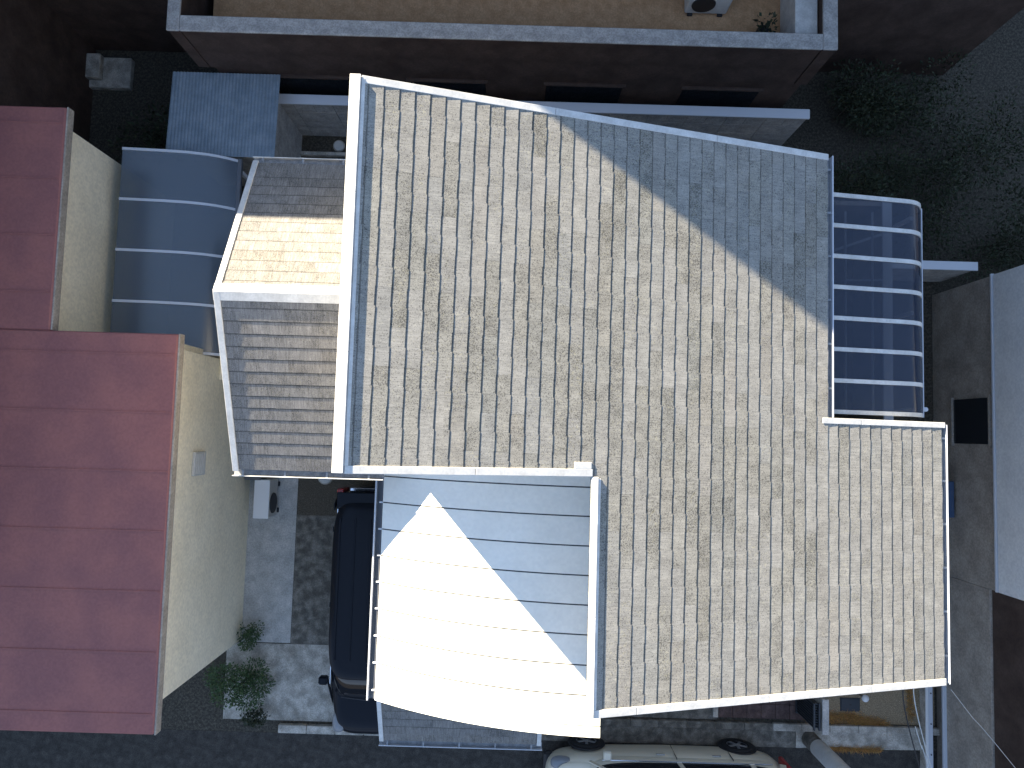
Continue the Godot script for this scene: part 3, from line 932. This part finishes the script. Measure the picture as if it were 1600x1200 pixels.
# ------------------------------------------------------------------ neighbour at the top edge
func build_top_house() -> void:
	var h := thing("neighbour_house", "dark brown house along the top edge with a tan floored balcony and grey parapet", "house")
	# tall body behind the balcony; its eaves throw the shadows on the shingle roofs
	part("wall", box(Vector3(-3.7, 0, -18), Vector3(9.5, 8.7, -8.32), 0.01), M.brown_siding, h)
	part("roof", prism(PackedVector3Array([Vector3(-4.0, 8.93, -7.98), Vector3(-4.0, 8.76, -7.98), Vector3(-4.0, 8.76, -18.3), Vector3(-4.0, 8.93, -18.3), Vector3(-4.0, 10.4, -13.1)]), Vector3(13.8, 0, 0)), M.block_wall, h)
	part("lower_wall", box(Vector3(-15.0, 0, -18), Vector3(-3.702, 7.64, -8.34), 0.01), M.brown_siding, h)
	part("lower_eave", prism(PackedVector3Array([Vector3(-15.2, 7.85, -8.0), Vector3(-15.2, 7.68, -8.0), Vector3(-15.2, 7.68, -18.2), Vector3(-15.2, 7.85, -18.2), Vector3(-15.2, 8.5, -13.1)]), Vector3(11.19, 0, 0)), M.block_wall, h)
	part("balcony_floor", box(Vector3(-5.8, 2.55, -8.3), Vector3(5.2, 2.68, -7.08), 0.004), M.tan_floor, h)
	for q in [[-5.95, -7.06, 5.22, -6.82], [5.24, -8.3, 5.48, -6.82], [-6.18, -8.3, -5.97, -6.82]]:
		var pw := part("parapet", box(Vector3(q[0], 2.3, q[1]), Vector3(q[2], 3.55, q[3]), 0.006), M.brown_siding, h)
		part("cap", box(Vector3(q[0] - 0.008, 3.551, q[1] - 0.02), Vector3(q[2] + 0.008, 3.60, q[3] + 0.02), 0.012), M.block_wall, pw)
	part("corner_column", box(Vector3(4.82, 2.681, -8.3), Vector3(5.218, 3.40, -7.082), 0.01), M.white_metal, h)
	part("front_wall", box(Vector3(-5.9, 0, -7.3), Vector3(5.4, 2.5, -6.86), 0.006), M.brown_siding, h)
	for k in 4:
		var x := -4.9 + k * 2.7
		var w := part("window", box(Vector3(x, 0.9, -6.88), Vector3(x + 1.5, 2.0, -6.84), 0.004), M.window_glass, h)
		part("frame", box(Vector3(x - 0.05, 2.001, -6.9), Vector3(x + 1.55, 2.05, -6.80), 0.004), M.brown_siding, w)
		part("sill", box(Vector3(x - 0.05, 0.85, -6.9), Vector3(x + 1.55, 0.899, -6.78), 0.004), M.brown_siding, w)
	# AC unit on the balcony floor
	ac_unit("pale air conditioner unit on the tan balcony floor at the top edge", Vector3(3.40, 2.681, -8.06), 0.0)
	var pl := thing("planter", "small dark planter on the tan balcony floor near the white column", "planter", Vector3(4.45, 2.681, -7.55))
	part("pot", box(Vector3(-0.09, 0, -0.09), Vector3(0.09, 0.22, 0.09), 0.02), M.black_plastic, pl)
	stuff(part("foliage", leaves(60, Vector3(0, 0.3, 0), Vector3(0.14, 0.16, 0.14), 0.1, M.leaf_dark.get_meta("base")), M.leaf_dark, pl))
	# block boundary wall between the two plots
	var b := thing("boundary_wall", "grey block boundary wall with pale coping between the house and the brown neighbour", "wall")
	for k in 30:
		var x := -6.2 + k * 0.4
		for r in 4:
			if r < 3 and k % 2 == 1:
				continue
			part("block", box(Vector3(x + 0.003, r * 0.4 + 0.003, -6.62), Vector3(x + (0.397 if r == 3 else 0.797), r * 0.4 + 0.397, -6.50), 0.005), M.block_wall, b)
	part("coping", box(Vector3(-6.22, 1.601, -6.66), Vector3(5.82, 1.65, -6.46), 0.01), M.alu, b)
	var dc := thing("drain_cover", "round grey drain cover in the dark gap above the side roof", "drain cover", Vector3(-4.02, 0, -6.28))
	part("lid", disc(0.11, 0.03), M.plastic_grey, dc, Vector3(0, 0.015, 0))
	part("collar", disc(0.135, 0.02), M.concrete, dc, Vector3(0, 0.010, 0))
	var cb := thing("kerb", "thin pale kerb edging in the dark gap above the side roof", "kerb")
	part("edging", box(Vector3(-6.2, 0, -6.10), Vector3(-2.2, 0.12, -6.02), 0.01), M.concrete, cb)
	# dense planting in the shade at the upper right
	var spots := [[6.4, -4.9, 0.75], [7.4, -5.6, 0.9], [8.6, -5.0, 1.0], [9.6, -6.4, 1.1], [7.0, -7.2, 0.9], [10.4, -4.4, 0.9], [8.4, -7.4, 1.0], [5.6, -5.3, 0.55]]
	var names := ["dark green shrub just above the blue canopy by the roof corner", "dark shrub second from the roof corner above the blue canopy", "broad dark shrub above the right end of the blue canopy", "tall dark shrub near the right edge below the top corner", "dark shrub beside the brown neighbour's balcony end", "dark shrub at the right edge above the grey house", "dark shrub in the top right corner by the parapet end", "low dark shrub at the upper right corner of the shingle roof"]
	for i in spots.size():
		var s: Array = spots[i]
		shrub(names[i], Vector3(s[0], 0, s[1]), Vector3(s[2], s[2] * 0.8, s[2]), "leaf_dark", 3200, 0.07, "dark shrubs at the upper right")

func ac_unit(label: String, at: Vector3, turn: float) -> void:
	var t := thing("air_conditioner", label, "air conditioner", at, turn, "air conditioner units")
	part("casing", box(Vector3(-0.39, 0.05, -0.15), Vector3(0.39, 0.60, 0.15), 0.02), M.plastic_grey, t)
	part("top_plate", box(Vector3(-0.40, 0.601, -0.16), Vector3(0.40, 0.625, 0.16), 0.008), M.white_plastic, t)
	part("fan_grille", disc(0.22, 0.02, 28), M.black_plastic, t, Vector3(-0.10, 0.33, 0.156)).rotation.x = PI / 2
	for s in [-0.28, 0.28]:
		part("foot", box(Vector3(s - 0.05, 0, -0.18), Vector3(s + 0.05, 0.05, 0.18), 0.01), M.black_plastic, t)
	part("pipe", tube(PackedVector3Array([Vector3(0.39, 0.2, -0.05), Vector3(0.47, 0.2, -0.08), Vector3(0.47, 0.05, -0.16)]), 0.025, 0.025, 8), M.plastic_grey, t)

# ------------------------------------------------------------------ left neighbour and the gap beside it
func build_left_side() -> void:
	var h := thing("neighbour_house", "house with wide maroon metal roof and cream side wall along the left edge", "house")
	part("wall", box(Vector3(-5.73, 0, -1.25), Vector3(-5.60, 4.02, 4.55), 0.006), M.cream_wall, h)
	part("wall", box(Vector3(-9.0, 0, 4.42), Vector3(-5.732, 4.02, 4.55), 0.006), M.cream_wall, h)
	part("wall", box(Vector3(-7.73, 0, -4.9), Vector3(-7.60, 4.02, -1.252), 0.006), M.cream_wall, h)
	part("wall", box(Vector3(-7.598, 0, -1.38), Vector3(-5.732, 4.02, -1.25), 0.006), M.cream_wall, h)
	part("wall", box(Vector3(-9.0, 0, -4.9), Vector3(-7.732, 4.02, -4.77), 0.006), M.cream_wall, h)
	part("roof", box(Vector3(-9.3, 4.03, -1.42), Vector3(-5.36, 4.20, 4.80), 0.02), M.maroon_roof, h)
	part("roof", box(Vector3(-9.3, 4.03, -5.10), Vector3(-7.42, 4.198, -1.424), 0.02), M.maroon_roof, h)
	for k in 7:
		var z := -1.1 + k * 0.93
		part("roof_seam", box(Vector3(-9.28, 4.201, z), Vector3(-5.40, 4.212, z + 0.03), 0.004), M.maroon_roof, h)
	for k in 4:
		var z := -4.85 + k * 0.93
		part("roof_seam", box(Vector3(-9.28, 4.199, z), Vector3(-7.46, 4.210, z + 0.03), 0.004), M.maroon_roof, h)
	part("eave_trim", box(Vector3(-5.358, 4.02, -1.43), Vector3(-5.33, 4.185, 4.81), 0.006), M.taupe_base, h)
	part("eave_trim", box(Vector3(-7.418, 4.02, -5.11), Vector3(-7.39, 4.18, -1.43), 0.006), M.taupe_base, h)
	var lv := part("wall_vent", box(Vector3(-5.598, 2.45, 0.50), Vector3(-5.54, 2.90, 0.92), 0.01), M.plastic_grey, h)
	for k in 5:
		part("vent_slat", box(Vector3(-5.539, 2.50 + k * 0.075, 0.53), Vector3(-5.525, 2.55 + k * 0.075, 0.89), 0.003), M.plastic_grey, lv)
	# tall house further left, outside the picture: it shades the maroon roof
	var f := thing("neighbour_house", "tall plain house beyond the maroon roof, just outside the left edge", "house")
	part("wall", box(Vector3(-16, 0, -9.2), Vector3(-9.6, 7.1, 3.0), 0.01), M.brown_siding, f)
	part("roof", box(Vector3(-16.2, 7.1, -9.6), Vector3(-9.4, 7.34, 3.4), 0.02), M.block_wall, f)
	# translucent canopy beside the side roof
	var t := thing("side_canopy", "faded blue canopy with curved pale bars beside the left house wall", "canopy")
	var prof := PackedVector2Array()
	for i in 14:
		var a := i / 13.0
		prof.append(Vector2(lerpf(-7.35, -5.38, a), 2.62 - 0.12 * a - 0.34 * pow(a, 5.0)))
	var zs := [-5.05, -4.10, -3.15, -2.20, -1.30]
	var top := PackedVector2Array()
	for q in prof:
		top.append(q + Vector2(0, 0.02))
	for i in 4:
		part("pane", strip(prof, zs[i] + 0.02, zs[i + 1] - 0.02, 0.004), M.faded_blue, t)
	for z in zs:
		part("rafter", strip(top, z - 0.024, z + 0.024, 0.05), M.alu, t)
	part("gutter", box(Vector3(-5.39, 2.08, -5.1), Vector3(-5.31, 2.17, -1.26), 0.01), M.alu_dark, t)
	for z in [-4.9, -3.0, -1.4]:
		part("post", box(Vector3(-5.42, 0, z - 0.035), Vector3(-5.35, 2.08, z + 0.035), 0.005), M.alu, t)
	for i in 3:
		shrub(["yellow green shrub under the faded blue canopy, nearest the ridge of the side roof", "yellow green shrub under the faded blue canopy, middle of three", "yellow green shrub under the faded blue canopy, uppermost of three"][i], Vector3(-5.15, 0, -1.7 - i * 0.85), Vector3(0.42, 0.85, 0.45), "leaf_yellow", 700, 0.09, "yellow green shrubs under the faded blue canopy")
	# corrugated shed
	var s := thing("shed", "shed with blue grey corrugated roof above the faded blue canopy", "shed")
	part("wall", box(Vector3(-6.6, 0, -6.7), Vector3(-4.85, 2.05, -5.3), 0.01), M.block_wall, s)
	var st := begin(true)
	var n := 92
	for i in n:
		var x0 := -6.78 + 2.10 * i / n
		var x1 := -6.78 + 2.10 * (i + 1) / n
		var y0 := 2.2 + 0.012 * sin(x0 * TAU / 0.065)
		var y1 := 2.2 + 0.012 * sin(x1 * TAU / 0.065)
		quad(st, Vector3(x0, y0 - 0.1, -6.82), Vector3(x1, y1 - 0.1, -6.82), Vector3(x1, y1, -5.12), Vector3(x0, y0, -5.12))
	part("corrugated_roof", done(st), M.corrugated_blue, s)
	# ledge, boxes and the unit in the gap
	var ld := thing("window_hood", "small pale hood on the cream wall beside the side roof", "hood", Vector3(-5.6, 1.9, -0.85))
	part("hood_plate", box(Vector3(0.0, 0.0, -0.45), Vector3(0.45, 0.05, 0.0), 0.01), M.cream_wall, ld)
	part("bracket", box(Vector3(0.02, -0.14, -0.40), Vector3(0.30, -0.002, -0.36), 0.006), M.taupe_base, ld)
	ac_unit("pale air conditioner unit on the ground beside the cream wall, left of the dark van", Vector3(-5.12, 0.009, 1.52), PI / 2)
	var mb := thing("utility_box", "dark square utility box at the foot of the cream wall under the side roof gutter", "box", Vector3(-5.32, 0.009, 1.02))
	part("case", box(Vector3(-0.17, 0, -0.14), Vector3(0.17, 0.62, 0.10), 0.012), M.black_metal, mb)
	part("lid", box(Vector3(-0.18, 0.621, -0.15), Vector3(0.18, 0.65, 0.11), 0.008), M.alu_dark, mb)
	shrub("green shrub at the lower corner of the maroon roofed house", Vector3(-5.45, 0, 5.35), Vector3(0.55, 0.55, 0.42), "leaf_mid", 4200, 0.055)
	shrub("small low green plant against the cream wall above the corner shrub", Vector3(-5.35, 0, 4.35), Vector3(0.22, 0.26, 0.34), "leaf_mid", 900, 0.05)
	shrub("small dark plant between the corner shrub and the road", Vector3(-5.1, 0, 6.0), Vector3(0.34, 0.2, 0.22), "leaf_dark", 900, 0.05)
	shrub("dark shrub in the black gap left of the corrugated shed", Vector3(-7.6, 0, -6.0), Vector3(0.8, 0.7, 0.7), "leaf_dark", 900, 0.1)
	var sb := thing("entrance_step", "pale stepped concrete block at the upper left edge", "step", Vector3(-10.0, 0, -7.9))
	part("lower_step", box(Vector3(-0.2, 0, -0.2), Vector3(1.3, 0.16, 0.5), 0.02), M.concrete, sb)
	part("upper_step", box(Vector3(-0.2, 0.161, -0.2), Vector3(0.7, 0.32, 0.35), 0.02), M.concrete, sb)
	# manhole by the van
	var mh := thing("manhole_cover", "round grey manhole cover in the gravel under the lower left roof corner", "manhole cover", Vector3(-3.98, 0, 1.07))
	part("lid", disc(0.14, 0.03, 28), M.plastic_grey, mh, Vector3(0, 0.02, 0))
	part("frame", disc(0.165, 0.02, 28), M.concrete, mh, Vector3(0, 0.012, 0))
	for i in 2:
		part("key_slot", box(Vector3(-0.02, 0.034, -0.01), Vector3(0.02, 0.037, 0.01), 0.001), M.black_plastic, mh, Vector3(-0.07 + i * 0.14, 0, -0.03))
	var kb := thing("kerb", "row of grey concrete kerb blocks in front of the dark van", "kerb")
	for k in 6:
		part("kerb_block", box(Vector3(-4.7 + k * 0.6 + 0.004, 0, 6.25), Vector3(-4.1 + k * 0.6 - 0.004, 0.12, 6.42), 0.012), M.concrete, kb)

# ------------------------------------------------------------------ right neighbour
func build_right_side() -> void:
	var h := thing("neighbour_house", "grey house with pale upper siding along the right edge", "house")
	part("base_wall", box(Vector3(9.2, 0, -3.3), Vector3(9.4, 2.05, 2.7), 0.01), M.taupe_base, h)
	part("upper_wall", box(Vector3(9.16, 2.052, -3.3), Vector3(9.4, 5.6, 2.7), 0.01), M.grey_siding, h)
	part("base_wall", box(Vector3(9.2, 0, 2.702), Vector3(9.42, 1.75, 7.2), 0.01), M.taupe_base, h)
	part("front_wall", box(Vector3(9.24, 1.752, 2.702), Vector3(9.42, 5.6, 7.2), 0.01), M.brown_siding, h)
	part("roof", prism(PackedVector3Array([Vector3(8.8, 5.5, -3.7), Vector3(13.0, 7.0, -3.7), Vector3(17.0, 5.5, -3.7), Vector3(17.0, 5.3, -3.7), Vector3(8.8, 5.3, -3.7)]), Vector3(0, 0, 11.3)), M.block_wall, h)
	part("end_wall", box(Vector3(9.402, 0, -3.3), Vector3(16.0, 5.3, -3.1), 0.01), M.grey_siding, h)
	var w := part("window", box(Vector3(9.18, 0.75, -0.95), Vector3(9.22, 1.85, -0.05), 0.004), M.window_glass, h)
	part("frame", box(Vector3(9.15, 1.851, -1.0), Vector3(9.22, 1.90, 0.0), 0.004), M.taupe_base, w)
	part("sill", box(Vector3(9.14, 0.70, -1.0), Vector3(9.22, 0.749, 0.0), 0.004), M.taupe_base, w)
	part("base_flashing", box(Vector3(9.13, 0.30, 2.72), Vector3(9.21, 0.36, 7.2), 0.006), M.alu, h)
	part("string_course", box(Vector3(9.13, 2.0, -3.32), Vector3(9.198, 2.045, 2.7), 0.006), M.alu, h)
	var b := thing("storage_box", "blue storage box against the grey wall right of the front wing", "box", Vector3(8.85, 0, 1.1))
	part("bin", box(Vector3(-0.28, 0, -0.35), Vector3(0.28, 0.75, 0.35), 0.03), M.blue_plastic, b)
	part("lid", box(Vector3(-0.30, 0.751, -0.37), Vector3(0.30, 0.80, 0.37), 0.015), M.blue_plastic, b)
	var bw := thing("boundary_wall", "low block wall with pale coping right of the blue canopy", "wall")
	for k in 4:
		part("block", box(Vector3(7.0 + k * 0.6 + 0.003, 0, -3.72), Vector3(7.6 + k * 0.6 - 0.003, 1.2, -3.60), 0.006), M.block_wall, bw)
	part("coping", box(Vector3(6.98, 1.201, -3.75), Vector3(9.42, 1.24, -3.57), 0.008), M.alu, bw)
	# low white rail running to the road
	var f := thing("boundary_rail", "low white metal boundary rail running down to the road at the lower right", "rail")
	part("top_rail", box(Vector3(8.85, 0.26, 3.4), Vector3(8.945, 0.31, 9.0), 0.008), M.alu, f)
	part("edge_strip", box(Vector3(8.80, 0.27, 3.4), Vector3(8.848, 0.32, 9.0), 0.006), M.white_plastic, f)
	part("base", box(Vector3(8.84, 0.0, 3.42), Vector3(8.93, 0.259, 8.98), 0.006), M.concrete, f)
	for k in 6:
		part("bolt", disc(0.014, 0.012, 10), M.black_plastic, f, Vector3(8.90, 0.314, 5.15 + k * 0.62))

# ------------------------------------------------------------------ front edge: porch, gate, pole, wires
func build_front() -> void:
	var kb := thing("kerb", "long grey concrete kerb between the front yard and the road gutter", "kerb")
	for k in 15:
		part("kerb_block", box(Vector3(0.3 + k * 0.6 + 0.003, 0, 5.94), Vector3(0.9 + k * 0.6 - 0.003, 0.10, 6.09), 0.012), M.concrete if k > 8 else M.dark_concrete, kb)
	var p := thing("porch", "dark red tiled porch floor under the front eave", "porch")
	for i in 6:
		for j in 3:
			part("tile", box(Vector3(4.56 + i * 0.3 + 0.004, 0, 4.96 + j * 0.3 + 0.004), Vector3(4.56 + i * 0.3 + 0.296, 0.06, 4.96 + j * 0.3 + 0.296), 0.004), M.red_tile, p)
	part("step_edge", box(Vector3(4.44, 0, 4.96), Vector3(4.555, 0.075, 5.86), 0.01), M.concrete, p)
	var g := thing("gate", "dark slatted metal gate beside a pale post at the porch", "gate", Vector3(6.24, 0, 5.18))
	for k in 10:
		part("slat", box(Vector3(-0.06, 0.12, 0.02 + k * 0.05), Vector3(0.06, 0.95, 0.045 + k * 0.05), 0.004), M.black_metal, g)
	part("frame", box(Vector3(-0.07, 0.951, 0.0), Vector3(-0.035, 1.0, 0.53), 0.004), M.black_metal, g)
	part("frame", box(Vector3(0.035, 0.951, 0.0), Vector3(0.07, 1.0, 0.53), 0.004), M.black_metal, g)
	part("bottom_rail", box(Vector3(-0.065, 0.07, 0.0), Vector3(0.065, 0.119, 0.53), 0.004), M.black_metal, g)
	var gw := thing("gate_wall", "narrow pale wall right of the dark gate", "wall", Vector3(6.40, 0, 5.10))
	part("panel", box(Vector3(-0.055, 0, 0), Vector3(0.055, 1.0, 0.66), 0.01), M.concrete, gw)
	part("cap", box(Vector3(-0.065, 1.001, -0.01), Vector3(0.065, 1.03, 0.67), 0.008), M.pale_concrete, gw)
	var m := thing("meter_lid", "dark rectangular meter lid in the pebbly soil", "lid", Vector3(7.36, 0, 5.53))
	part("frame", box(Vector3(-0.21, 0, -0.14), Vector3(0.21, 0.025, 0.14), 0.006), M.black_metal, m)
	part("lid", box(Vector3(-0.19, 0.0255, -0.12), Vector3(0.19, 0.034, 0.12), 0.006), M.black_metal, m)
	part("handle_slot", box(Vector3(-0.02, 0.0345, -0.015), Vector3(0.02, 0.037, 0.015), 0.001), M.black_plastic, m)
	var l := thing("garden_light", "small white garden light standing on the soil below the eave", "light", Vector3(7.55, 0, 5.30))
	part("stake", tube(PackedVector3Array([Vector3(0, 0, 0), Vector3(0, 0.30, 0)]), 0.02, 0.02, 10), M.alu_dark, l)
	var cap := begin(true)
	for i in 16:
		for k in 5:
			var a := TAU * i / 16; var b := TAU * (i + 1) / 16
			var t0 := PI * 0.5 * k / 5; var t1 := PI * 0.5 * (k + 1) / 5
			quad(cap, Vector3(cos(a) * sin(t0), cos(t0) * 0.7, sin(a) * sin(t0)) * 0.07, Vector3(cos(b) * sin(t0), cos(t0) * 0.7, sin(b) * sin(t0)) * 0.07, Vector3(cos(b) * sin(t1), cos(t1) * 0.7, sin(b) * sin(t1)) * 0.07, Vector3(cos(a) * sin(t1), cos(t1) * 0.7, sin(a) * sin(t1)) * 0.07)
	part("cap", done(cap), M.white_plastic, l, Vector3(0, 0.30, 0))
	part("ring", disc(0.075, 0.02, 20), M.alu, l, Vector3(0, 0.295, 0))
	# utility pole
	var up := thing("utility_pole", "round concrete utility pole with ring joints at the road edge", "pole", Vector3(6.50, 0, 6.26))
	part("shaft", tube(PackedVector3Array([Vector3(0, 0, 0), Vector3(0, 11.5, 0)]), 0.165, 0.12, 28), M.pole_concrete, up)
	part("foot_sleeve", tube(PackedVector3Array([Vector3(0, 0.0, 0), Vector3(0, 0.45, 0)]), 0.17, 0.168, 28), M.dark_concrete, up)
	for k in 7:
		var y := 0.45 + k * 0.55
		part("sleeve", tube(PackedVector3Array([Vector3(0, y + 0.006, 0), Vector3(0, y + 0.535, 0)]), 0.173, 0.172, 28), M.plastic_grey, up)
	# drop wires
	var wires := [
		[Vector3(6.22, 4.35, 3.24), Vector3(6.30, 4.0, 3.95), Vector3(6.55, 4.0, 5.04), Vector3(7.6, 4.6, 9.6), Vector3(9.6, 6.2, 18.0), 0.010, "cable_black", "black drop wire, leftmost of the wires below the front eave"],
		[Vector3(6.36, 4.35, 3.24), Vector3(6.47, 4.0, 3.92), Vector3(6.73, 4.0, 5.04), Vector3(7.75, 4.6, 9.6), Vector3(9.75, 6.2, 18.0), 0.009, "cable_grey", "pale drop wire running the whole way beside the low white rail"],
		[Vector3(6.50, 3.98, 4.42), Vector3(6.60, 3.98, 4.75), Vector3(6.70, 3.99, 5.06), Vector3(7.70, 4.6, 9.6), Vector3(9.70, 6.2, 18.0), 0.007, "cable_grey", "short pale wire between the two long drop wires"],
		[Vector3(7.55, 3.2, 4.1), Vector3(7.85, 3.25, 4.5), Vector3(8.2, 3.3, 4.9), Vector3(9.8, 3.8, 7.0), Vector3(14.0, 5.0, 12.0), 0.006, "cable_grey", "thin stray wire slanting right from the lower roof corner"],
	]
	for w in wires:
		var c := Curve3D.new()
		for i in 5:
			var q: Vector3 = w[i]
			var tn := Vector3.ZERO
			if i > 0 and i < 4:
				tn = (w[i + 1] - w[i - 1]) * 0.12
			c.add_point(q, -tn, tn)
		var o := part("cable", tube(c.tessellate(4, 2.0), w[5], w[5], 6), M[w[6]], self)
		tag(o, w[7], "cable", "wires at the lower right")
	grass("dry_grass", "dry brown grass along the kerb and road edge at the lower right", [Vector2(6.55, 5.86), Vector2(7.3, 5.78), Vector2(7.7, 5.9), Vector2(8.1, 5.95)], 5000, 0.075, 0.09, M.dry_grass.get_meta("base"), M.dry_grass)
	grass("dry_grass", "dry tawny grass clumps in the seam between concrete and asphalt", [Vector2(6.9, 6.44), Vector2(7.6, 6.44), Vector2(8.0, 6.43)], 3000, 0.035, 0.07, M.dry_grass.get_meta("base"), M.dry_grass)
	grass("dry_grass", "dry grass strip beside the low white rail", [Vector2(8.62, 4.6), Vector2(8.64, 5.8)], 1400, 0.05, 0.08, M.dry_grass.get_meta("base"), M.dry_grass)
	grass("dry_grass", "dry grass beside the pale gate wall", [Vector2(6.55, 5.1), Vector2(6.56, 5.85)], 500, 0.04, 0.07, M.dry_grass.get_meta("base"), M.dry_grass)

# ------------------------------------------------------------------ vehicles
func build_vehicles() -> void:
	vehicle("parked_van", "dark navy van parked in the shade left of the white canopy", "van", Vector3(-2.60, 0.008, 3.68), -PI / 2, 4.95, 1.76, 1.85, 1.06, 0.92, 1.62, M.navy_paint, 5)
	vehicle("parked_car", "pearl white estate car parked at the roadside along the bottom edge", "car", Vector3(3.30, 0.004, 7.21), PI, 4.82, 1.78, 1.58, 1.0, 0.86, 1.55, M.pearl_paint, 0)
